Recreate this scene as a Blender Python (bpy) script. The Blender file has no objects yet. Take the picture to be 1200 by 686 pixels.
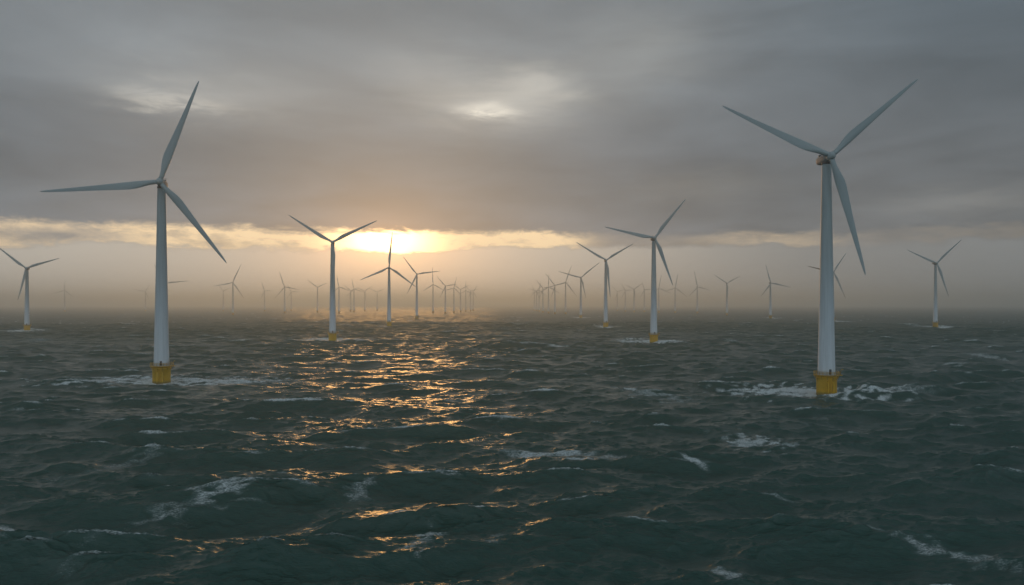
import bpy, bmesh, math, random
import numpy as np
from math import radians as R, sin, cos, pi, atan2, sqrt, exp
from mathutils import Vector, Matrix

scene = bpy.context.scene
C = scene.collection

# ------------------------------------------------------------------ camera
CAM_H = 34.0            # metres above the water
F = 900.0               # focal length in photo pixels (photo 1200 px wide)
HOR = 357.0             # horizon row of the photo
cam = bpy.data.cameras.new('camera')
cam_ob = bpy.data.objects.new('camera', cam)
C.objects.link(cam_ob)
cam_ob.location = (0, 0, CAM_H)
cam_ob.rotation_euler = (R(90), 0, 0)
cam.sensor_width = 36.0
cam.lens = 36.0 * F / 1200.0
cam.shift_y = (HOR - 343.0) / 1200.0
cam.clip_start = 0.5
cam.clip_end = 60000
scene.camera = cam_ob

# ------------------------------------------------------------------ node helper
class V:
    """a scalar socket with arithmetic"""
    nt = None
    def __init__(s, sock): s.s = sock
def _m(op, *a, clamp=False):
    n = V.nt.nodes.new('ShaderNodeMath'); n.operation = op; n.use_clamp = clamp
    for i, x in enumerate(a):
        if isinstance(x, V): V.nt.links.new(x.s, n.inputs[i])
        else: n.inputs[i].default_value = float(x)
    return V(n.outputs[0])
V.__add__ = V.__radd__ = lambda a, b: _m('ADD', a, b)
V.__sub__ = lambda a, b: _m('SUBTRACT', a, b)
V.__rsub__ = lambda a, b: _m('SUBTRACT', b, a)
V.__mul__ = V.__rmul__ = lambda a, b: _m('MULTIPLY', a, b)
V.__truediv__ = lambda a, b: _m('DIVIDE', a, b)
V.__neg__ = lambda a: _m('MULTIPLY', a, -1.0)
def expv(a): return _m('EXPONENT', a)
def sq(a): return a * a
def gauss(a, c, w): return expv(-sq((a - c) / w))
def clampv(a): return _m('ADD', a, 0.0, clamp=True)
def sstep(a, lo, hi):
    n = V.nt.nodes.new('ShaderNodeMapRange'); n.interpolation_type = 'SMOOTHSTEP'
    V.nt.links.new(a.s, n.inputs[0])
    n.inputs[1].default_value = lo; n.inputs[2].default_value = hi
    return V(n.outputs[0])
def combine(x, y, z):
    n = V.nt.nodes.new('ShaderNodeCombineXYZ')
    for i, v in enumerate((x, y, z)):
        if isinstance(v, V): V.nt.links.new(v.s, n.inputs[i])
        else: n.inputs[i].default_value = float(v)
    return n.outputs[0]
def noise(vec, scale, detail=4, rough=0.5, dist=0.0):
    n = V.nt.nodes.new('ShaderNodeTexNoise')
    V.nt.links.new(vec, n.inputs['Vector'])
    n.inputs['Scale'].default_value = scale; n.inputs['Detail'].default_value = detail
    n.inputs['Roughness'].default_value = rough; n.inputs['Distortion'].default_value = dist
    return V(n.outputs[0])
def colmul(rgb, fac):
    """rgb constant or socket times scalar V -> colour socket"""
    n = V.nt.nodes.new('ShaderNodeVectorMath'); n.operation = 'SCALE'
    if isinstance(rgb, tuple): n.inputs[0].default_value = rgb
    else: V.nt.links.new(rgb, n.inputs[0])
    if isinstance(fac, V): V.nt.links.new(fac.s, n.inputs['Scale'])
    else: n.inputs['Scale'].default_value = fac
    return n.outputs[0]
def coladd(a, b):
    n = V.nt.nodes.new('ShaderNodeVectorMath'); n.operation = 'ADD'
    V.nt.links.new(a, n.inputs[0]); V.nt.links.new(b, n.inputs[1])
    return n.outputs[0]
def colmix(f, a, b):
    n = V.nt.nodes.new('ShaderNodeMix'); n.data_type = 'RGBA'; n.clamp_factor = True
    if isinstance(f, V): V.nt.links.new(f.s, n.inputs[0])
    else: n.inputs[0].default_value = f
    for k, x in ((6, a), (7, b)):
        if isinstance(x, tuple): n.inputs[k].default_value = (*x, 1)
        else: V.nt.links.new(x, n.inputs[k])
    return n.outputs[2]

# ------------------------------------------------------------------ sky and sun
SUN_AZ, SUN_EL = -8.9, 4.8       # degrees right of +Y, above the horizon
world = bpy.data.worlds.new('World'); scene.world = world
world.use_nodes = True
nt = world.node_tree; nt.nodes.clear(); V.nt = nt
out = nt.nodes.new('ShaderNodeOutputWorld')
bg = nt.nodes.new('ShaderNodeBackground'); bg.inputs['Strength'].default_value = 0.1
nt.links.new(bg.outputs[0], out.inputs[0])
sky = nt.nodes.new('ShaderNodeTexSky'); sky.sky_type = 'NISHITA'; sky.sun_disc = False
sky.sun_elevation = R(SUN_EL); sky.sun_rotation = R(SUN_AZ)
sky.dust_density = 3.0; sky.air_density = 1.0
tc = nt.nodes.new('ShaderNodeTexCoord')
sep = nt.nodes.new('ShaderNodeSeparateXYZ'); nt.links.new(tc.outputs['Generated'], sep.inputs[0])
X, Y, Z = (V(sep.outputs[i]) for i in range(3))
az = _m('ARCTAN2', X, Y) * (180 / pi)
el = _m('ARCSINE', Z) * (180 / pi) + 0.19
# cloud deck coordinates: the deck seen in perspective, so puffs flatten towards the horizon
inv = 1.0 / 1.0
den = _m('MAXIMUM', Z, 0.0) + 0.10
deck = combine(X / den, Y / den, 0.0)
ang = combine(az * 0.05, el * 0.25, 3.0)
n_big = noise(deck, 0.55, 4, 0.5, 0.3)
n_mid = noise(deck, 1.7, 5, 0.55, 0.4)
n_ang = noise(ang, 1.6, 6, 0.6, 0.6)
n_edge = noise(combine(az * 0.22, el * 0.9, 7.0), 1.0, 6, 0.62, 0.5)
azw = az + (n_ang - 0.5) * 10.0
elw = el + (n_edge - 0.5) * 1.6
glow_d = _m('SQRT', sq((az - (SUN_AZ - 0.5)) / 1.7) + sq(el - SUN_EL))          # degrees from the sun, stretched sideways
# grey deck
hi_t = sstep(el, 5.0, 21.0)
deckc = colmix(hi_t, (0.142, 0.174, 0.212), (0.168, 0.192, 0.212))
side = sstep(az, 6.0, 33.0)
deckc = colmix(side, deckc, colmix(hi_t, (0.135, 0.146, 0.160), (0.110, 0.140, 0.165)))
n_band = noise(combine(az * 0.035, el * 0.16, 11.0), 1.0, 5, 0.55, 0.5)
broad = 1.0 + gauss(el, 16.5, 2.8) * gauss(az, -9.0, 20.0) * 0.16 - gauss(el, 10.0, 2.6) * (1.0 - sstep(az, 8.0, 22.0)) * 0.13 - sstep(el, 18.5, 22.0) * 0.07 - gauss(el, 8.5, 1.6) * gauss(az, 18.0, 7.0) * 0.12
lum = -0.08 + n_big * 0.62 + n_mid * 0.60 + n_band * 0.95
deckc = colmul(deckc, lum * broad)
# light breaking faintly through the deck
def blob(a0, e0, wa, we, warp=1.0):
    return expv(-(sq((az + (n_ang - 0.5) * 8.0 * warp - a0) / wa) + sq((el + (n_edge - 0.5) * 2.2 * warp - e0) / we)))
tex = sstep(n_edge, 0.36, 0.62)
br = blob(-1.6, 14.3, 1.7, 0.42, 0.8) * (0.45 + tex * 0.6) * 0.62 + blob(-0.8, 14.7, 4.0, 1.3, 1.0) * 0.10 + blob(-1.2, 15.0, 6.0, 2.4) * 0.14 + blob(2.2, 16.2, 2.6, 1.1) * 0.16 \
   + blob(-24.2, 13.9, 3.0, 0.6, 1.6) * (0.35 + tex * 0.6) * 0.26 + blob(-21.0, 14.6, 7.0, 2.2) * 0.10 + blob(9.5, 18.0, 5.0, 3.0) * 0.07 \
   + blob(-7.0, 17.0, 4.0, 1.8) * 0.05 + blob(13.5, 8.6, 5.0, 1.2) * 0.05 + blob(31.0, 6.8, 5.0, 0.9) * 0.06
light = colmul((1.0, 0.90, 0.72), br)
deckc = coladd(deckc, light)
# warm underside of the deck near the sun
under = expv(-glow_d / 1.8)
deckc = coladd(deckc, colmul((1.35, 0.62, 0.18), under * 0.34))
under2 = expv(-glow_d / 5.0)
deckc = coladd(deckc, colmul((0.34, 0.19, 0.08), under2 * 0.04))
# the open strip under the deck
n_rag = noise(combine(az * 0.5, el * 1.2, 5.0), 1.0, 7, 0.7, 0.6)
edge_hi = 5.50 + (n_edge - 0.5) * 1.3 + (n_rag - 0.5) * 1.1 - sstep(az, -4.0, 14.0) * 0.35
puff = gauss(az, -30.5, 4.0) * gauss(el, 4.6, 0.45) + gauss(az, -20.5, 2.6) * gauss(el, 4.4, 0.3) * 0.5
edge_lo = 3.95 + (n_ang - 0.5) * 2.0 + (n_rag - 0.5) * 1.4 + sstep(az, -6.5, -2.0) * 0.45 - gauss(az, SUN_AZ, 2.5) * 0.25
below_hi = 1.0 - sstep((el - edge_hi), -0.36, 0.36)
above_lo = sstep((el - edge_lo), -0.28, 0.28)
strip = below_hi * above_lo * (1.0 - clampv(puff * (0.3 + n_rag * 1.3)) * 0.85)
fade_r = 1.0 - sstep(az, 2.0, 8.0) * 0.92 + gauss(az, 18.5, 4.5) * 0.22
fade_l = 1.0 - (1.0 - sstep(az, -36.0, -12.0)) * 0.35
strip = strip * clampv(fade_r) * fade_l
n_fine = noise(combine(az * 0.55, el * 1.7, 2.0), 1.0, 6, 0.65, 0.4)
strip = strip * (0.45 + 0.45 * sstep(n_edge, 0.30, 0.55) + 0.45 * sstep(n_fine, 0.35, 0.6))
stripc = coladd(colmul((1.00, 0.76, 0.48), 1.0), colmul((5.5, 3.3, 1.3), expv(-sq(glow_d / 1.75))))
col = colmix(strip, deckc, stripc)
# bank of low cloud under the strip
low = 1.0 - sstep((el - edge_lo), -0.28, 0.28)
lowc = colmix(sstep(az, -2.0, 26.0), (0.50, 0.48, 0.44), (0.225, 0.238, 0.246))
lowc = coladd(lowc, colmul((1.45, 0.68, 0.20), expv(-glow_d / 1.8)))
lowc = coladd(lowc, colmul((0.24, 0.12, 0.04), gauss(az, SUN_AZ, 7.5)))
col = colmix(low, col, lowc)
# higher and behind the camera: paler, bluer cloud
overhead = sstep(el, 22.0, 38.0)
col = colmix(overhead, col, colmul((0.115, 0.140, 0.155), 0.8 + n_big * 0.4))
back = 1.0 - sstep(Y, -0.35, 0.30)
col = colmix(back * (1.0 - overhead * 0.7), col, colmul((0.44, 0.54, 0.61), 0.7 + n_big * 0.6))
cover = 0.96
skyc = colmul(sky.outputs[0], 1.0 - cover)
fin = coladd(skyc, colmul(col, 10.0 * cover))
nt.links.new(fin, bg.inputs['Color'])
world.cycles.sampling_method = 'MANUAL'; world.cycles.sample_map_resolution = 1024

sun = bpy.data.lights.new('sun', 'SUN'); sun.energy = 0.62; sun.angle = R(15.0); sun.color = (1.0, 0.49, 0.14)
sun_ob = bpy.data.objects.new('sun', sun); C.objects.link(sun_ob)
sd = Vector((sin(R(SUN_AZ)) * cos(R(SUN_EL)), cos(R(SUN_AZ)) * cos(R(SUN_EL)), sin(R(SUN_EL))))
sun_ob.rotation_euler = sd.to_track_quat('Z', 'Y').to_euler()
sun_ob.location = (0, 0, 400)

scene.view_settings.view_transform = 'Standard'; scene.view_settings.look = 'None'
scene.view_settings.exposure = 0.12; scene.view_settings.gamma = 1.0; scene.view_settings.use_curve_mapping = False
scene.cycles.volume_bounces = 6; scene.cycles.max_bounces = 8
scene.cycles.diffuse_bounces = 2; scene.cycles.glossy_bounces = 3
scene.cycles.caustics_reflective = False; scene.cycles.caustics_refractive = False
scene.cycles.sample_clamp_indirect = 4.0

# ------------------------------------------------------------------ materials
def mat(name):
    m = bpy.data.materials.new(name); m.use_nodes = True
    n = m.node_tree; n.nodes.clear(); V.nt = n
    o = n.nodes.new('ShaderNodeOutputMaterial'); b = n.nodes.new('ShaderNodeBsdfPrincipled')
    n.links.new(b.outputs[0], o.inputs['Surface'])
    return m, n, b, o
def objcoord(n, kind='Object'):
    return n.nodes.new('ShaderNodeTexCoord').outputs[kind]
def paint(name, rgb, rough=0.45, var=0.08, streak=0.0, scale=0.5):
    m, n, b, o = mat(name)
    co = objcoord(n)
    mp = n.nodes.new('ShaderNodeMapping'); n.links.new(co, mp.inputs[0]); mp.inputs['Scale'].default_value = (1, 1, 0.12 if streak else 1)
    k = noise(mp.outputs[0], scale, 5, 0.6)
    f = 1.0 + (k - 0.5) * (2 * var + streak)
    n.links.new(colmul(rgb, f), b.inputs['Base Color'])
    b.inputs['Roughness'].default_value = rough
    return m
def tower_paint():
    m, n, b, o = mat('tower_paint')
    g = n.nodes.new('ShaderNodeSeparateXYZ'); n.links.new(objcoord(n), g.inputs[0])
    z = V(g.outputs[2])
    mp = n.nodes.new('ShaderNodeMapping'); n.links.new(objcoord(n), mp.inputs[0]); mp.inputs['Scale'].default_value = (1.2, 1.2, 0.06)
    k = noise(mp.outputs[0], 1.0, 6, 0.65)
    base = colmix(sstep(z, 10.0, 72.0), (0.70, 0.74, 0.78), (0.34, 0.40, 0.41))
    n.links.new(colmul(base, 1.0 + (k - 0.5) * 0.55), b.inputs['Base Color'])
    b.inputs['Roughness'].default_value = 0.5
    return m
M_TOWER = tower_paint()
M_BLADE = paint('blade_paint', (0.36, 0.42, 0.43), 0.4, 0.06, 0.12, 0.4)
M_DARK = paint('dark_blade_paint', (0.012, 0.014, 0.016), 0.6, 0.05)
M_NAC = paint('nacelle_paint', (0.26, 0.28, 0.29), 0.65, 0.10)
M_HUB = paint('hub_paint', (0.38, 0.44, 0.45), 0.65, 0.06)
M_STEEL = paint('dark_steel', (0.06, 0.065, 0.07), 0.5, 0.2)
M_RAIL = paint('yellow_rail', (0.50, 0.29, 0.03), 0.5, 0.15)
def yellow():
    m, n, b, o = mat('yellow_foundation_paint')
    co = objcoord(n)
    g = n.nodes.new('ShaderNodeSeparateXYZ'); n.links.new(co, g.inputs[0]); z = V(g.outputs[2])
    mp = n.nodes.new('ShaderNodeMapping'); n.links.new(co, mp.inputs[0]); mp.inputs['Scale'].default_value = (1, 1, 0.15)
    st = noise(mp.outputs[0], 1.6, 6, 0.7)
    pt = noise(co, 0.8, 6, 0.6)
    c = colmul((0.80, 0.46, 0.012), 0.80 + pt * 0.45)
    c = colmix(sstep(st, 0.56, 0.72) * 0.5, c, (0.30, 0.13, 0.03))       # rust runs
    c = colmix((1.0 - sstep(z + (pt - 0.5) * 1.6, 0.2, 1.6)) * 0.75, c, (0.16, 0.14, 0.05))   # weed at the waterline
    n.links.new(c, b.inputs['Base Color']); b.inputs['Roughness'].default_value = 0.5
    return m
M_YEL = yellow()

# ------------------------------------------------------------------ object helpers
def link_mesh(name, bm, m, parent=None, smooth=True):
    me = bpy.data.meshes.new(name); bm.normal_update(); bm.to_mesh(me); bm.free()
    me.materials.append(m)
    if smooth:
        me.polygons.foreach_set('use_smooth', [True] * len(me.polygons))
    o = bpy.data.objects.new(name, me); C.objects.link(o)
    if parent: o.parent = parent
    return o
def lathe(bm, prof, seg=48, cx=0, cy=0, axis='Z', cap=True):
    rings = []
    for r, z in prof:
        ring = []
        for i in range(seg):
            a = 2 * pi * i / seg
            p = (cx + r * cos(a), cy + r * sin(a), z) if axis == 'Z' else (cx + r * cos(a), z, cy + r * sin(a))
            ring.append(bm.verts.new(p))
        rings.append(ring)
    for a, b in zip(rings, rings[1:]):
        for i in range(seg):
            j = (i + 1) % seg
            bm.faces.new((a[i], a[j], b[j], b[i]))
    if cap:
        bm.faces.new(rings[0][::-1]); bm.faces.new(rings[-1])
    bmesh.ops.recalc_face_normals(bm, faces=bm.faces)
def tube(bm, pts, r, seg=8):
    pts = [Vector(p) for p in pts]; rings = []
    for k, p in enumerate(pts):
        d = (pts[min(k + 1, len(pts) - 1)] - pts[max(k - 1, 0)]).normalized()
        up = Vector((0, 0, 1)) if abs(d.z) < 0.9 else Vector((1, 0, 0))
        u = d.cross(up).normalized(); v = d.cross(u)
        rings.append([bm.verts.new(p + (u * cos(2 * pi * i / seg) + v * sin(2 * pi * i / seg)) * r) for i in range(seg)])
    for a, b in zip(rings, rings[1:]):
        for i in range(seg):
            j = (i + 1) % seg; bm.faces.new((a[i], a[j], b[j], b[i]))
    bm.faces.new(rings[0][::-1]); bm.faces.new(rings[-1])
def box(bm, c, s, rz=0):
    r = bmesh.ops.create_cube(bm, size=1.0)
    bmesh.ops.scale(bm, vec=s, verts=r['verts']); bmesh.ops.rotate(bm, verts=r['verts'], matrix=Matrix.Rotation(rz, 3, 'Z'))
    bmesh.ops.translate(bm, vec=c, verts=r['verts'])

# ------------------------------------------------------------------ wind turbine prototype
TP = 7.5         # height of the yellow foundation above the water
REFH = 92.0      # reference hub height
HUBY = -4.6      # hub in front of the tower (towards the camera side)
BL = 50.0        # reference blade length

def make_foundation():
    bm = bmesh.new()
    lathe(bm, [(3.65, -7), (3.65, 6.35), (3.75, 6.36), (3.75, 6.75), (3.65, 6.76), (3.65, TP - 0.3)], 64)
    o = link_mesh('foundation', bm, M_YEL)
    bm = bmesh.new()     # annular grating deck with brackets
    lathe(bm, [(3.4, TP - 0.29), (4.6, TP - 0.29), (4.6, TP), (3.4, TP)], 48, cap=False)
    for i in range(12):
        a = 2 * pi * (i + .5) / 12
        tube(bm, [(3.7 * cos(a), 3.7 * sin(a), TP - 1.7), (4.5 * cos(a), 4.5 * sin(a), TP - 0.3)], 0.11, 6)
    box(bm, (4.9, -0.4, TP - 0.14), (1.2, 1.8, 0.28))
    pf = link_mesh('platform', bm, M_RAIL, o, smooth=False)
    bm = bmesh.new()
    n = 20
    for i in range(n):
        a = 2 * pi * i / n
        tube(bm, [(4.5 * cos(a), 4.5 * sin(a), TP), (4.5 * cos(a), 4.5 * sin(a), TP + 1.25)], 0.07, 6)
    for h in (0.65, 1.25):
        tube(bm, [(4.5 * cos(2 * pi * i / 40), 4.5 * sin(2 * pi * i / 40), TP + h) for i in range(41)], 0.06, 6)
    # davit crane post and arm on the right
    tube(bm, [(4.9, -0.9, TP), (4.9, -0.9, TP + 1.7), (5.1, -1.1, TP + 2.0), (5.7, -1.4, TP + 2.1)], 0.12, 8)
    rl = link_mesh('railing', bm, M_RAIL, o)
    bm = bmesh.new()
    for x in (-0.28, 0.28):
        tube(bm, [(x, -4.2, -5), (x, -4.2, TP - 0.3)], 0.06, 6)
    for k in range(30):
        z = -4.6 + k * 0.4
        tube(bm, [(-0.28, -4.2, z), (0.28, -4.2, z)], 0.03, 5)
    for x in (-1.0, 1.0):      # boat landing fender tubes
        tube(bm, [(x, -3.7, -5), (x, -4.6, -4), (x, -4.6, 4.6), (x, -3.7, 5.4)], 0.16, 8)
    ld = link_mesh('boat_landing', bm, M_YEL, o)
    return o
def tower_r(t): return 3.15 + (1.66 - 3.15) * t ** 0.92
def make_tower(top):
    bm = bmesh.new(); prof = []
    L = top - TP
    for k in range(41):
        t = k / 40; prof.append((tower_r(t), TP + L * t))
    lathe(bm, prof, 64)
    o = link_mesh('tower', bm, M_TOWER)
    for t in (0.0, 0.27, 0.55, 0.80):
        bm = bmesh.new(); r = tower_r(t); z = TP + L * t
        lathe(bm, [(r - .05, z + .02), (r + .045, z + .03), (r + .045, z + .20), (r - .05, z + .21)], 64)
        link_mesh('flange_ring', bm, M_TOWER, o)
    bm = bmesh.new()
    box(bm, (0.25, -3.11, TP + 1.25), (0.85, 0.16, 2.1)); 
    bmesh.ops.bevel(bm, geom=bm.edges[:], offset=0.05, segments=2, affect='EDGES')
    link_mesh('door', bm, M_STEEL, o)
    return o
def make_nacelle():
    bm = bmesh.new(); seg = 28; rings = []
    #  y, half width, half height, centre z
    st = [(-2.7, 1.15, 1.2, 0.05), (-2.2, 1.45, 1.5, 0.03), (-0.8, 1.62, 1.65, 0), (2.5, 1.70, 1.75, 0), (5.2, 1.66, 1.68, 0.02), (6.8, 1.5, 1.5, 0.06), (7.6, 1.15, 1.15, 0.1), (7.9, 0.7, 0.7, 0.12)]
    for y, w, h, cz in st:
        ring = []
        for i in range(seg):
            a = 2 * pi * i / seg; e = 0.72
            x = w * math.copysign(abs(cos(a)) ** e, cos(a)); z = cz + h * math.copysign(abs(sin(a)) ** e, sin(a))
            ring.append(bm.verts.new((x, y, z)))
        rings.append(ring)
    for a, b in zip(rings, rings[1:]):
        for i in range(seg):
            j = (i + 1) % seg; bm.faces.new((a[i], b[i], b[j], a[j]))
    bm.faces.new(rings[0]); bm.faces.new(rings[-1][::-1])
    bmesh.ops.recalc_face_normals(bm, faces=bm.faces)
    o = link_mesh('nacelle', bm, M_NAC)
    bm = bmesh.new()
    lathe(bm, [(1.72, -2.35), (1.80, -2.2), (1.80, -1.6), (1.72, -1.4)], 36)
    link_mesh('yaw_collar', bm, M_STEEL, o)
    bm = bmesh.new()
    box(bm, (0, 5.6, 1.95), (1.9, 1.2, 0.6)); bmesh.ops.bevel(bm, geom=bm.edges[:], offset=0.12, segments=2, affect='EDGES')
    link_mesh('cooler', bm, M_STEEL, o)
    bm = bmesh.new()
    tube(bm, [(0.5, 6.7, 1.3), (0.5, 6.7, 3.2)], 0.06); tube(bm, [(0.0, 6.7, 2.8), (1.0, 6.7, 2.8)], 0.05)
    for x in (0.0, 1.0): lathe(bm, [(0.02, 2.8), (0.13, 2.9), (0.13, 3.05), (0.02, 3.15)], 10, x, 6.7)
    link_mesh('weather_mast', bm, M_STEEL, o)
    return o
def make_hub():
    bm = bmesh.new()
    prof = []
    for k in range(13):
        a = (k / 12) * pi / 2
        prof.append((max(0.02, 1.55 * sin(a)), -2.1 * cos(a)))
    prof += [(1.60, 0.7), (1.52, 1.4), (1.3, 1.8), (1.05, 2.0)]
    lathe(bm, prof, 40, axis='Y')
    for k in range(3): pass
    return link_mesh('hub', bm, M_HUB)
def make_blade(m):
    bm = bmesh.new(); rings = []; seg = 28
    # position along the blade, chord, thickness ratio, twist deg, roundness (1 = circle)
    st = [(0.012, 2.0, 1, 14, 1), (0.05, 2.0, 1, 14, 1), (0.09, 2.15, .88, 14, .85), (0.13, 2.6, .66, 14, .5), (0.17, 3.15, .48, 13, .25), (0.215, 3.55, .38, 12, .1),
          (0.26, 3.6, .32, 10.5, 0), (0.33, 3.35, .28, 8.5, 0), (0.42, 2.95, .25, 6.5, 0), (0.52, 2.5, .23, 5, 0), (0.62, 2.12, .21, 3.5, 0), (0.72, 1.78, .20, 2.5, 0),
          (0.82, 1.42, .19, 1.5, 0), (0.90, 1.10, .18, 1, 0), (0.95, .85, .18, .5, 0), (0.98, .55, .18, 0, 0), (0.994, .28, .18, 0, 0), (1.0, .07, .2, 0, 0)]
    for s, c, tr, tw, rd in st:
        ring = []
        for i in range(seg):
            a = 2 * pi * i / seg
            cx, cy = cos(a) * .5, sin(a) * .5             # circle, +x leading
            xx = (1 - cos(a)) / 2                          # 0 at leading edge
            th = 5 * tr * (0.2969 * sqrt(max(xx, 0)) - .126 * xx - .3516 * xx ** 2 + .2843 * xx ** 3 - .1036 * xx ** 4)
            ax, ay = 0.30 - xx, th * (1 if sin(a) >= 0 else -1) * (1.0 if sin(a) >= 0 else 0.75)
            px = (cx * rd + ax * (1 - rd)) * c; py = (cy * rd + ay * (1 - rd)) * c
            t = R(tw + 3)
            bend = -1.6 * s * s
            ring.append(bm.verts.new((px * cos(t) - py * sin(t), px * sin(t) + py * cos(t) + bend, s * BL)))
        rings.append(ring)
    for a, b in zip(rings, rings[1:]):
        for i in range(seg):
            j = (i + 1) % seg; bm.faces.new((a[i], a[j], b[j], b[i]))
    bm.faces.new(rings[0][::-1]); bm.faces.new(rings[-1])
    bmesh.ops.recalc_face_normals(bm, faces=bm.faces)
    return link_mesh('blade', bm, m)

P_FOUND, P_TOWER, P_NAC, P_HUB, P_BLADE = make_foundation(), make_tower(REFH - 1.9), make_nacelle(), make_hub(), make_blade(M_BLADE)
proto_used = set()
def take(src, parent):
    """first use hands out the source object itself, later uses copy it and its children"""
    if src.name not in proto_used:
        proto_used.add(src.name); src.parent = parent; return src
    o = src.copy(); C.objects.link(o); o.parent = parent
    for ch in src.children:
        c = ch.copy(); C.objects.link(c); c.parent = o
    return o

def turbine(hx, hy, base, tips, label, dark=None, group='wind turbines standing in the sea'):
    """hx, hy: hub in the photograph; base: waterline row; tips: three blade tips"""
    if base: D = min(CAM_H * F / (base - HOR), 66.0 * F / (HOR - hy) * (1.18 if base < 379 else 9))
    else: D = 66.0 * F / (HOR - hy)
    yaw = R(max(-3.0, 19.0 * (1 - hx / 880.0)))
    dh = D + HUBY * cos(yaw); hxw = (hx - 600.0) * dh / F
    x = hxw + HUBY * sin(yaw)
    H = CAM_H + (HOR - hy) * dh / F
    root = bpy.data.objects.new('wind_turbine', None); C.objects.link(root)
    root.location = (x, D, 0); root.rotation_euler = (0, 0, yaw); root.empty_display_size = 5
    root['label'] = label; root['category'] = 'wind turbine'; root['group'] = group
    take(P_FOUND, root)
    tw = take(P_TOWER, root)
    k = (H - 1.9 - TP) / (REFH - 1.9 - TP)
    tw.scale = (1, 1, k); tw.location = (0, 0, TP * (1 - k))
    nc = take(P_NAC, root); nc.location = (0, 0, H)
    hb = take(P_HUB, root); hb.location = (0, HUBY, H)
    for i, (tx, ty) in enumerate(tips):
        k_ = (tx - 600.0) / F
        dx = (k_ * dh - hxw) / (cos(yaw) - k_ * sin(yaw))
        dz = (HOR - ty) * (dh + dx * sin(yaw)) / F + CAM_H - H
        b = take(P_BLADE, root)
        if dark == i:
            b = b_dark(b)
        L = sqrt(dx * dx + dz * dz)
        b.location = (0, HUBY, H); b.rotation_euler = (0, atan2(dx, dz), 0)
        s = max(0.8, min(1.15, L / BL))
        b.scale = (s ** 0.5, s ** 0.5, L / BL)
    return root, x, D
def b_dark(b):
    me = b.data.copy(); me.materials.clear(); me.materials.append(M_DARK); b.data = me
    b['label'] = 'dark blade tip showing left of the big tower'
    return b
def az_tips(hx, hy, L, a0, third=True):
    return [(hx + L * sin(R(a0 + k * 120)), hy - L * cos(R(a0 + k * 120))) for k in range(3)]

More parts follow.
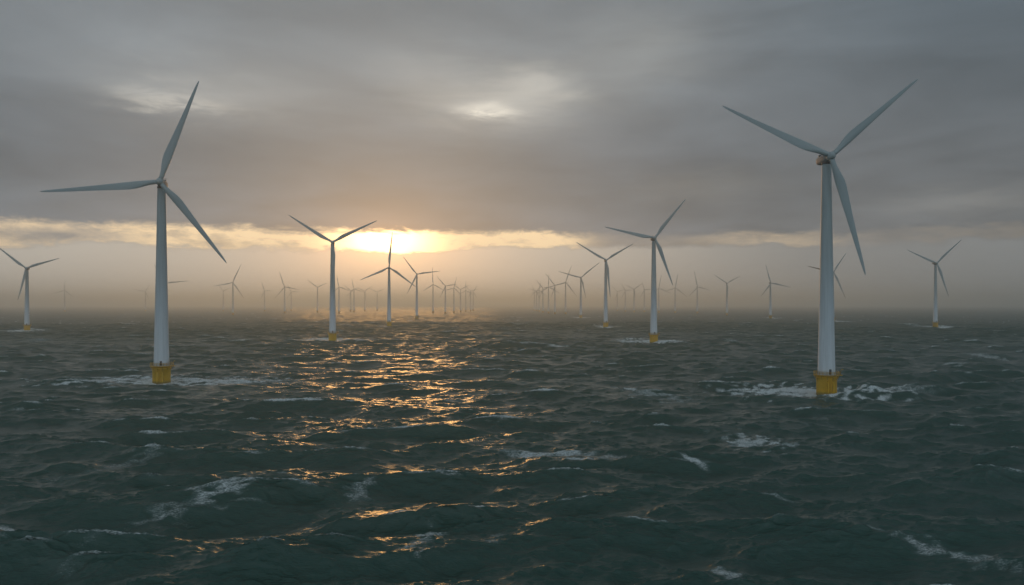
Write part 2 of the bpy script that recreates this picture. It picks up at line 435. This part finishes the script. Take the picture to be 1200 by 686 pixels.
TUR = [
 (187.0, 213, 449, [(234, 96), (48, 225), (266, 309)], 'tall near turbine on the left with white foam round its yellow base'),
 (974.0, 183, 462.5, [(845, 125), (1074, 94), (1012, 323)], 'largest turbine, on the right, its yellow base splashed by a wave'),
 (389.5, 284, 400, [(338, 252), (442, 259), (391, 343)], 'turbine with raised V of blades just left of the bright sun gap'),
 (767.5, 279, 402, [(708, 266), (803, 234), (788, 335)], 'medium turbine with yellow foundation between image centre and the largest turbine'),
 (456, 313.5, 383, [(460, 272), (421.5, 328.5), (488, 337)], 'turbine with one blade pointing straight up into the bright sun gap'),
 (488.5, 321.5, 374.5, [(472.5, 301), (516, 318), (476.5, 345)], 'hazy turbine second in the row right of the sun, just past the upright-blade one'),
 (507.5, 333.5, 367, [(507, 313), (495, 341.5), (521, 341)], 'faint turbine with upright blade, third in the row right of the sun'),
 (710.5, 305, 384, [(675, 284), (742, 286), (714.8, 349)], 'turbine with raised V of blades in the right-hand row, second nearest'),
 (681, 325.5, 373, [(654, 318), (703, 307.5), (686.5, 350)], 'hazy turbine third in the right-hand row with foam streak at base'),
 (663, 331, 366, [(670, 311), (641, 337), (676, 348)], 'hazy turbine fourth in the right-hand row, steep blade upright'),
 (30.5, 314.5, 388, [(-4, 288), (70, 303), (21, 352)], 'turbine at the far left edge with one blade cut by the picture edge'),
 (1098, 308.5, 384, [(1062.5, 293), (1126.5, 281), (1111, 348)], 'turbine at the far right, alone, with orange-yellow base'),
 (977, 319, 377, [(991.5, 296.5), (990.5, 350), (946, 312)], 'turbine half hidden behind the largest tower, one blade showing dark'),
 (903.5, 331.8, 373.5, [(897, 310), (926, 337), (891, 348)], 'lone hazy turbine with yellow base just left of the largest turbine'),
 (852.3, 332, None, [(836.5, 322), (867, 324), (852.5, 351)], 'hazy turbine with V of blades and no visible base, right of centre'),
 (817.5, 336.4, None, [(813.5, 317.5), (832, 340.5), (807, 347.5)], 'faint turbine leaning its upper blade left, beyond the medium turbine'),
 (791.5, 337.5, None, [(794.5, 321), (778, 342), (805, 348)], 'faint turbine right beside the lower blade tip of the medium turbine'),
 (772.3, 338, None, [(775, 322), (786, 344), (760, 345)], 'faint turbine partly behind the medium turbine tower'),
 (755.3, 339.5, None, [(752, 329), (767, 340), (750, 349)], 'faint turbine immediately left of the medium turbine tower'),
 (743.3, 339.0, None, None, 'very faint turbine, second to the left of the medium turbine tower', 12, 55),
 (733.0, 340.5, None, None, 'very faint turbine, third to the left of the medium turbine tower', 11, 88),
 (723.6, 342.0, None, None, 'very faint turbine, fourth to the left of the medium turbine tower', 11, 75),
 (650.5, 334.5, None, [(639, 320.5), (666, 331.5), (645.5, 349)], 'hazy turbine fifth in the right-hand row'),
 (643.0, 336.5, None, None, 'hazy turbine sixth in the right-hand row', 15, 0),
 (636.4, 338.0, None, None, 'faint turbine seventh in the right-hand row', 13, -40),
 (632.0, 340.2, None, None, 'very faint turbine eighth in the right-hand row', 11, 10),
 (629.0, 341.2, None, None, 'very faint turbine ninth in the right-hand row', 10, 45),
 (626.4, 342.4, None, None, 'faintest turbine, at the left end of the right-hand row', 9.5, -20),
 (522.0, 335.3, None, [(511.5, 323.5), (536, 333.5), (515, 349.5)], 'faint turbine fourth in the row right of the sun'),
 (532.0, 337.5, None, None, 'faint turbine fifth in the row right of the sun', 13, 15),
 (539.8, 339.3, None, None, 'faint turbine sixth in the row right of the sun', 12, -55),
 (545.9, 340.5, None, None, 'very faint turbine seventh in the row right of the sun', 11, 0),
 (551.5, 341.3, None, None, 'very faint turbine eighth in the row right of the sun', 10, 75),
 (554.8, 342.4, None, None, 'faintest turbine, at the right end of the row right of the sun', 9.5, 30),
 (442.0, 342.3, None, [(432, 338), (451, 338.5), (442, 353)], 'very faint turbine just left of the tower under the sun'),
 (427.5, 341.5, None, None, 'very faint turbine second to the left of the tower under the sun', 11, -65),
 (414.8, 339.0, None, None, 'faint turbine with sloping blade between the V turbine and the sun tower', 12.5, 108),
 (411.0, 340.8, None, None, 'very faint turbine overlapping another between the V turbine and the sun', 11, 70),
 (397.2, 336.5, None, None, 'faint turbine close behind and right of the V turbine by the sun', 14, 110),
 (372.0, 336.8, 366.5, [(360.5, 328.5), (384, 331.5), (372, 350)], 'faint turbine with V of blades just left of the large V turbine'),
 (341.2, 342.0, None, None, 'very faint small turbine just right of the hazy leaning one', 9.5, 92),
 (333.5, 336.4, 367.5, [(327.5, 318.5), (351, 340), (321.5, 350)], 'hazy turbine between the near left turbine and the V turbine'),
 (310.0, 341.0, None, [(306.5, 330), (321, 341), (305, 351)], 'very faint turbine left of the hazy leaning one'),
 (272.7, 331.3, 369.5, [(283, 309.5), (250, 335.5), (286, 350)], 'hazy turbine near the lowest blade tip of the near left turbine'),
 (261.5, 341.0, None, [(256, 334), (271.5, 337), (261.5, 352)], 'very faint turbine behind the hazy one by the near blade tip'),
 (194.8, 332, 371, [(221, 329.5), (183.5, 356), (180.5, 310)], 'turbine mostly hidden behind the near left tower'),
 (170.3, 341.7, None, [(155, 339), (175.5, 334), (174.5, 351.5)], 'faint turbine just left of the near left tower'),
 (75.5, 340.3, None, [(76.5, 328), (61, 344.5), (87, 349.5)], 'faint turbine right of the one at the left edge'),
]
BASES = []
for t in TUR:
    hx, hy, base, tips, label = t[:5]
    if tips is None: tips = az_tips(hx, hy, t[5], t[6])
    r, x, D = turbine(hx, hy, base, tips, label, dark=2 if hx == 977 else None)
    BASES.append((x, D))

# ------------------------------------------------------------------ the sea
rng = np.random.default_rng(11)
def px2w(px, py):
    D = CAM_H * F / (py - HOR); return (px - 600.0) * D / F, D
def spectrum(N, L, kmin, kmax, lp, wdir, spread, seed, pw=4.0):
    rg = np.random.default_rng(seed)
    k1 = np.fft.fftfreq(N, L / N) * 2 * pi
    kx, ky = np.meshgrid(k1, k1, indexing='ij'); k = np.hypot(kx, ky); k[0, 0] = 1
    kp = 2 * pi / lp
    S = k ** -pw * np.exp(-1.25 * (kp / k) ** 2)
    cs = (kx * cos(wdir) + ky * sin(wdir)) / k
    d = np.where(cs > 0, np.abs(cs) ** spread, 0.0) + 0.04 * cs * cs
    S = S * d * (k > kmin) * (k < kmax) * np.exp(-(k / kmax) ** 4); S[0, 0] = 0
    h = np.sqrt(S / 2) * (rg.standard_normal((N, N)) + 1j * rg.standard_normal((N, N)))
    return h, kx, ky, k
def fields(h, kx, ky, k, rms):
    H = np.fft.ifft2(h).real; s = rms / H.std(); h = h * s
    H = H * s
    Dx = np.fft.ifft2(1j * kx / k * h).real; Dy = np.fft.ifft2(1j * ky / k * h).real
    Jxx = np.fft.ifft2(-kx * kx / k * h).real; Jyy = np.fft.ifft2(-ky * ky / k * h).real; Jxy = np.fft.ifft2(-kx * ky / k * h).real
    return H, Dx, Dy, Jxx, Jyy, Jxy
def samp(A, L, x, y):
    N = A.shape[0]; u = (x / L * N) % N; v = (y / L * N) % N
    i = np.floor(u).astype(np.int32); j = np.floor(v).astype(np.int32); fu = (u - i).astype(np.float32); fv = (v - j).astype(np.float32)
    i %= N; j %= N; i1 = (i + 1) % N; j1 = (j + 1) % N
    return A[i, j] * (1 - fu) * (1 - fv) + A[i1, j] * fu * (1 - fv) + A[i, j1] * (1 - fu) * fv + A[i1, j1] * fu * fv

WDIR = R(-82)     # the wind sea runs towards the camera
CH = 1.1
L1, N1 = 640.0, 2048
f1 = fields(*spectrum(N1, L1, 0.0, 2 * pi / 2.2, 37.0, WDIR, 7.0, 5, 4.6), 1.22)
L2, N2 = 83.0, 1024
f2 = fields(*spectrum(N2, L2, 2 * pi / 5.0, 2 * pi / 0.35, 6.5, WDIR + 0.2, 3.0, 6, 4.0), 0.10)
# whitecaps where the surface folds
J = (1 + CH * f1[3]) * (1 + CH * f1[4]) - (CH * f1[5]) ** 2
thr = np.quantile(J, 0.020)
W = np.clip((thr - J) / 0.18 + 0.25, 0, 1) * (J < thr + 0.045)
def gblur(A, L, sx, sy, shx=0, shy=0):
    N = A.shape[0]; k1 = np.fft.fftfreq(N, L / N) * 2 * pi
    kx, ky = np.meshgrid(k1, k1, indexing='ij')
    return np.fft.ifft2(np.fft.fft2(A) * np.exp(-0.5 * ((kx * sx) ** 2 + (ky * sy) ** 2) - 1j * (kx * shx + ky * shy))).real
FO = np.clip(gblur(W, L1, 0.6, 0.3) * 0.75 + gblur(W, L1, 2.0, 1.4, 0, 1.8) * 1.3, 0, 1.2)
f1 = [a.astype(np.float32) for a in f1]; f2 = [a.astype(np.float32) for a in f2]; FO = FO.astype(np.float32)

# polar sheet centred under the camera, finest in front
r_in = 8 * (60 / 8.) ** (np.arange(0, 40) / 40.)
r_a = 60 * np.exp(np.arange(0, int(math.log(1500 / 60.) / 0.0021)) * 0.0021)
r_b = r_a[-1] * np.exp(np.arange(1, int(math.log(25000 / r_a[-1]) / 0.0065) + 1) * 0.0065)
rr = np.concatenate([r_in, r_a, r_b])
a_f = np.arange(-44, 44.001, 0.062); a_c = np.arange(45, 315.9, 1.0)
aa = np.radians(np.concatenate([a_f, a_c]))
nr, na = len(rr), len(aa)
RRm, AAm = np.meshgrid(rr, aa, indexing='ij')
x0 = (RRm * np.sin(AAm)).ravel(); y0 = (RRm * np.cos(AAm)).ravel(); r0 = RRm.ravel()
front = (np.cos(AAm) > 0.68).ravel()
fade2 = np.clip(1.25 - r0 / 600.0, 0, 1) * front
fade1 = np.clip(1.15 - r0 / 7000.0, 0.0, 1)
fade1 = np.where(front, fade1, fade1 * 0.8)
# slow variation of sea state so the tile never repeats visibly
big = 0.82 + 0.18 * np.sin(x0 / 143.0 + 1.3 + 0.8 * np.sin(y0 / 211.0)) * np.cos(y0 / 97.0 + 0.5 * np.sin(x0 / 171.0))
xr = x0 * cos(0.11) - y0 * sin(0.11); yr = x0 * sin(0.11) + y0 * cos(0.11)
h = samp(f1[0], L1, x0, y0) * fade1 * big
dx = samp(f1[1], L1, x0, y0) * fade1 * CH * big
dy = samp(f1[2], L1, x0, y0) * fade1 * CH * big
h += samp(f2[0], L2, xr, yr) * fade2; dx += samp(f2[1], L2, xr, yr) * fade2 * CH; dy += samp(f2[2], L2, xr, yr) * fade2 * CH
foam = samp(FO, L1, x0, y0) * np.clip(1.6 - big, 0.5, 1) * fade1

# individual larger seas standing out in the photograph: crest line points (photo px), height, width front/back
NZ = f2[0] / f2[0].std()
NZ = gblur(NZ, L2, 0.8, 0.6); NZ = (NZ / NZ.std()).astype(np.float32)
NF = (f2[0] / f2[0].std()).astype(np.float32)
def ridge(p0, p1, amp, wf, wb, bow=0.0):
    """a crest from p0 to p1 (world), steep on the camera side"""
    global h, dy, foam
    (ax_, ay_), (bx_, by_) = p0, p1
    ux, uy = bx_ - ax_, by_ - ay_; Ls = math.hypot(ux, uy); ux /= Ls; uy /= Ls
    s = ((x0 - ax_) * ux + (y0 - ay_) * uy) / Ls
    wob = bow * np.sin(s * pi) + 0.8 * np.sin(s * 9 + ax_)
    t = (-(x0 - ax_) * uy + (y0 - ay_) * ux) - wob
    env = np.exp(-((s - 0.5) / 0.42) ** 4)
    t = t + 1.1 * np.exp(-(t / wf) ** 2)
    prof = np.where(t < 0, np.exp(-(t / wf) ** 2), np.exp(-(t / wb) ** 2)) - 0.35 * np.exp(-((t + 2.0 * wf) / (1.5 * wf)) ** 2)
    h += amp * env * prof
    q = samp(NZ, 61.0, x0 * 0.35 + ax_, y0 * 0.6)
    foam = np.maximum(foam, env * np.exp(-((t - 0.5) / 0.55) ** 2) * np.clip(0.30 + 0.42 * q, 0, 0.95) * (amp > 0.95 or 0.7))
ridge(px2w(560, 541), px2w(900, 548), 1.5, 2.6, 7.0, 2.5)
ridge(px2w(120, 600), px2w(390, 596), 0.9, 2.2, 5.0, 1.6)
ridge(px2w(760, 610), px2w(1120, 640), 0.9, 2.2, 5.0, 2.0)
ridge(px2w(190, 676), px2w(600, 655), 1.35, 2.4, 8.5, 1.2)
ridge(px2w(300, 622), px2w(640, 604), 1.55, 2.6, 10.5, -1.0)
ridge(px2w(250, 562), px2w(560, 552), 0.9, 2.6, 9.0, 1.4)
ridge(px2w(300, 514), px2w(640, 503), 1.15, 2.8, 11.0, -1.5)
ridge(px2w(-40, 640), px2w(190, 640), 0.9, 2.0, 5.0, 1.2)

# foam patches: photo px centre, half sizes px, tilt px rise over run, strength
NZ = f2[0] / f2[0].std()
NZ = gblur(NZ, L2, 0.8, 0.6); NZ = (NZ / NZ.std()).astype(np.float32)
def patch(px, py, hw, hh, slope, st, rag=1.0):
    global foam
    cx, D = px2w(px, py)
    u = ((x0 / np.maximum(y0, 1) * F + 600.0) - px)            # bearing offset measured at the patch
    m = (abs(x0 - cx) < hw * 2.6 * D / F) & (abs(y0 - D) < D * 0.5)
    X_ = (x0[m] - cx) / (hw * D / F)
    Dh = D * D / (CAM_H * F)                                    # metres of depth per pixel row
    Y_ = ((y0[m] - D) / Dh + slope * X_ * hw) / hh
    w1 = samp(NZ, 61.0, x0[m] + px, y0[m] * .5 + py); w2 = samp(NZ, 61.0, x0[m] * .7 - py, y0[m] * .5 + px)
    w3 = samp(NF, 47.0, x0[m] * .6 + px, y0[m] * .8)
    X_ = X_ + (w1 * 0.38 + w3 * 0.22) * rag; Y_ = Y_ + (w2 * 0.65 + 0.4 * w1 + 0.35 * w3) * rag
    foam[m] = np.maximum(foam[m], st * np.exp(-(X_ ** 2 + Y_ ** 2) ** 1.3 * 0.9))
for p in [(890, 518, 38, 10, .05, .85), (268, 585, 44, 9, -.12, .78), (497, 641, 17, 13, .2, .75), (425, 580, 16, 10, .1, .55), (848, 671, 24, 7, .25, .75),
          (1117, 645, 48, 9, .30, .66), (950, 605, 18, 1.4, .2, .95), (915, 585, 20, 3, .2, .55), (813, 545, 15, 1.2, .15, 1.0), (640, 531, 60, 2.4, .03, .85),
          (715, 536, 22, 5, .1, .6), (590, 495, 15, 4, 0, .5), (533, 468, 20, 3, 0, .6), (770, 464, 40, 4, .1, .62), (735, 457, 14, 2, .25, .9),
          (150, 542, 40, 9, -.35, .45), (60, 560, 50, 8, -.1, .36), (20, 614, 26, 2.5, .1, .85), (116, 632, 10, 5, -.4, .85), (95, 650, 16, 14, -.5, .35),
          (190, 602, 40, 6, -.1, .5), (575, 640, 14, 8, 0, .5), (20, 481, 30, 2, .03, .6), (1070, 460, 40, 2, 0, .55), (655, 407, 14, 1.6, 0, .8), (690, 407, 22, 1.5, 0, .5),
          (45, 400, 24, 1, 0, .5), (230, 401, 14, .9, 0, .7), (860, 400, 10, .8, 0, .6), (1160, 419, 30, 1.2, .05, .6), (1115, 429, 18, 1.3, 0, .7), (985, 377, 12, .6, 0, .9)]:
    patch(*p, rag=0.55 if p[3] > 3 else 0.3)
# wash round the foundations: (turbine x px, waterline row, left reach, right reach, rows)
for px, py, lw, rw, hh, st in [(188, 447, 104, 140, 4.8, 1.05), (967, 460, 108, 100, 6.0, 1.15), (389.5, 399.5, 38, 42, 2.4, 1.1), (767.5, 401, 42, 36, 2.4, 1.05),
                               (710, 383.5, 16, 18, 1.0, .9), (456, 383, 14, 14, .8, .6), (681, 372.5, 12, 14, .7, .8), (30.5, 388, 17, 15, 1.1, .9), (1098, 383.5, 20, 28, 1.1, .9),
                               (977, 377, 12, 14, .7, .8), (903.5, 373, 10, 12, .6, .7)]:
    patch(px - lw * .5, py - hh * .2, lw * .62, hh, .0, st * .95, 0.5); patch(px + rw * .45, py, rw * .58, hh * .8, .0, st * .95, 0.5)
    patch(px, py + hh * .15, 24 * (py - HOR) / 100 + 4, hh * .8, 0, st * 1.4, 0.35)
# splash thrown up to the right of the big foundation, lip of broken water beside both near ones
def bump(px, py, wx, wy, amp):
    global h
    cx, D = px2w(px, py); h += amp * np.exp(-((x0 - cx) / wx) ** 2 - ((y0 - D) / wy) ** 2)
bump(1010, 462, 3.2, 2.2, 2.4); bump(1024, 463, 5.0, 2.5, 1.2); bump(990, 461, 4.0, 3.0, .8); bump(935, 459, 9.0, 3.0, .8); bump(150, 447, 16, 3.0, .6); bump(225, 447, 9, 3, .6)
# choppy broken water inside the wash
fm = np.clip(foam, 0, 1) * (r0 < 500)
ch = samp(f2[0], L2 / 2.2, xr + 17, yr + 5)
h += fm * ch * 1.2
# keep water level sane at the foundations
for bx_, by_ in BASES:
    m = (abs(x0 - bx_) < 12) & (abs(y0 - by_) < 12)
    g = np.exp(-((x0[m] - bx_) ** 2 + (y0[m] - by_) ** 2) / 49.0)
    h[m] *= (1 - 0.85 * g)

co = np.stack([x0 + dx, y0 + dy, h], 1).astype(np.float32)
centre = np.array([[0, 0, 0]], np.float32)
co = np.concatenate([co, centre]); foam = np.concatenate([foam, [0]]).astype(np.float32)
ii = np.arange(nr - 1)[:, None]; jj = np.arange(na)[None, :]; j1 = (jj + 1) % na
quads = np.stack([ii * na + jj, ii * na + j1, (ii + 1) * na + j1, (ii + 1) * na + jj], -1).reshape(-1, 4)[:, ::-1]
c_i = nr * na
tris = np.stack([np.full(na, c_i), (np.arange(na) + 1) % na, np.arange(na)], -1)
loops = np.concatenate([quads.ravel(), tris.ravel()]).astype(np.int32)
starts = np.concatenate([np.arange(len(quads)) * 4, len(quads) * 4 + np.arange(na) * 3]).astype(np.int32)
me = bpy.data.meshes.new('sea')
me.vertices.add(len(co)); me.vertices.foreach_set('co', co.ravel())
me.loops.add(len(loops)); me.loops.foreach_set('vertex_index', loops)
me.polygons.add(len(starts)); me.polygons.foreach_set('loop_start', starts)
me.polygons.foreach_set('use_smooth', np.ones(len(starts), bool))
me.update(calc_edges=True)
at = me.attributes.new('foam', 'FLOAT', 'POINT'); at.data.foreach_set('value', foam)
sea = bpy.data.objects.new('sea', me); C.objects.link(sea); sea['kind'] = 'structure'
print('sea verts', len(co))

m, n, b, o = mat('sea_water')
geo = n.nodes.new('ShaderNodeNewGeometry'); P = geo.outputs['Position']
att = n.nodes.new('ShaderNodeAttribute'); att.attribute_name = 'foam'; fa = V(att.outputs['Fac'])
mp = n.nodes.new('ShaderNodeMapping'); n.links.new(P, mp.inputs[0]); mp.inputs['Scale'].default_value = (0.30, 1.0, 1.0)
rip1 = noise(mp.outputs[0], 0.9, 5, 0.62, 0.4)
rip2 = noise(mp.outputs[0], 3.4, 4, 0.6, 0.3)
hgt = rip1 * 0.27 + rip2 * 0.12
bmp = n.nodes.new('ShaderNodeBump'); bmp.inputs['Strength'].default_value = 1.0; bmp.inputs['Distance'].default_value = 1.0
n.links.new(hgt.s, bmp.inputs['Height'])
n.links.new(bmp.outputs[0], b.inputs['Normal'])
tone = noise(P, 0.02, 4, 0.55)
n.links.new(colmix(tone, (0.007, 0.048, 0.038), (0.013, 0.068, 0.054)), b.inputs['Base Color'])
rad = n.nodes.new('ShaderNodeVectorMath'); rad.operation = 'LENGTH'; n.links.new(P, rad.inputs[0])
n.links.new((1.0 - sstep(V(rad.outputs['Value']), 120.0, 330.0) * 0.27 - sstep(V(rad.outputs['Value']), 300.0, 1200.0) * 0.60).s, b.inputs['Specular IOR Level'])
n.links.new((0.22 - sstep(V(rad.outputs['Value']), 130.0, 260.0) * 0.07 + sstep(V(rad.outputs['Value']), 200.0, 1300.0) * 0.27).s, b.inputs['Roughness']); b.inputs['IOR'].default_value = 1.38; b.inputs['Specular Tint'].default_value = (0.86, 1.0, 0.97, 1)
# lacy foam: threshold falls as the foam value rises
mp2 = n.nodes.new('ShaderNodeMapping'); n.links.new(P, mp2.inputs[0]); mp2.inputs['Scale'].default_value = (0.32, 0.8, 1.0)
fn = noise(mp2.outputs[0], 1.5, 8, 0.72, 0.8)
fn2 = noise(mp2.outputs[0], 0.35, 5, 0.65, 0.8)
vo = n.nodes.new('ShaderNodeTexVoronoi'); vo.feature = 'DISTANCE_TO_EDGE'; vo.inputs['Scale'].default_value = 0.75
vadd = n.nodes.new('ShaderNodeVectorMath'); vadd.operation = 'ADD'; n.links.new(mp2.outputs[0], vadd.inputs[0])
nn = n.nodes.new('ShaderNodeTexNoise'); n.links.new(mp2.outputs[0], nn.inputs['Vector']); nn.inputs['Scale'].default_value = 1.0; nn.inputs['Detail'].default_value = 4
n.links.new(nn.outputs['Color'], vadd.inputs[1]); n.links.new(vadd.outputs[0], vo.inputs['Vector'])
lace = 1.0 - sstep(V(vo.outputs['Distance']), 0.0, 0.30)
pat = fn * 0.62 + lace * 0.16 + fn2 * 0.30
fhi = noise(mp2.outputs[0], 6.0, 5, 0.75, 0.3)
soft = sstep(fa, 0.15, 1.1) * (0.10 + sstep(fhi, 0.35, 0.62) * 0.9)
mask = clampv(soft * 0.85 + sstep(fa * 0.95 + (pat - 0.55) * 0.5 + (fhi - 0.5) * 2.4, 0.42, 0.95) * 0.50) 
fb = n.nodes.new('ShaderNodeBsdfPrincipled'); fb.inputs['Base Color'].default_value = (0.74, 0.79, 0.80, 1); fb.inputs['Roughness'].default_value = 0.8
bm2 = n.nodes.new('ShaderNodeBump'); bm2.inputs['Distance'].default_value = 0.5; n.links.new(fn.s, bm2.inputs['Height']); n.links.new(bm2.outputs[0], fb.inputs['Normal'])
mx = n.nodes.new('ShaderNodeMixShader'); n.links.new((mask * 0.95 * sstep(fa, 0.05, 0.25)).s, mx.inputs[0])
n.links.new(b.outputs[0], mx.inputs[1]); n.links.new(fb.outputs[0], mx.inputs[2]); n.links.new(mx.outputs[0], o.inputs['Surface'])
me.materials.append(m)

# ------------------------------------------------------------------ haze
bm = bmesh.new(); bmesh.ops.create_cube(bm, size=1.0)
bmesh.ops.scale(bm, vec=(53000, 53000, 180), verts=bm.verts)
bmesh.ops.translate(bm, vec=(0, 0, 165 - 90), verts=bm.verts)
hm = bpy.data.materials.new('haze'); hm.use_nodes = True; hn = hm.node_tree; hn.nodes.clear()
ho = hn.nodes.new('ShaderNodeOutputMaterial'); pv = hn.nodes.new('ShaderNodeVolumePrincipled')
pv.inputs['Color'].default_value = (0.85, 0.96, 1.0, 1); pv.inputs['Density'].default_value = 0.00026; pv.inputs['Anisotropy'].default_value = 0.60
hn.links.new(pv.outputs[0], ho.inputs['Volume'])
hz = link_mesh('haze', bm, hm, smooth=False); hz['kind'] = 'stuff'; hz.display_type = 'WIRE'
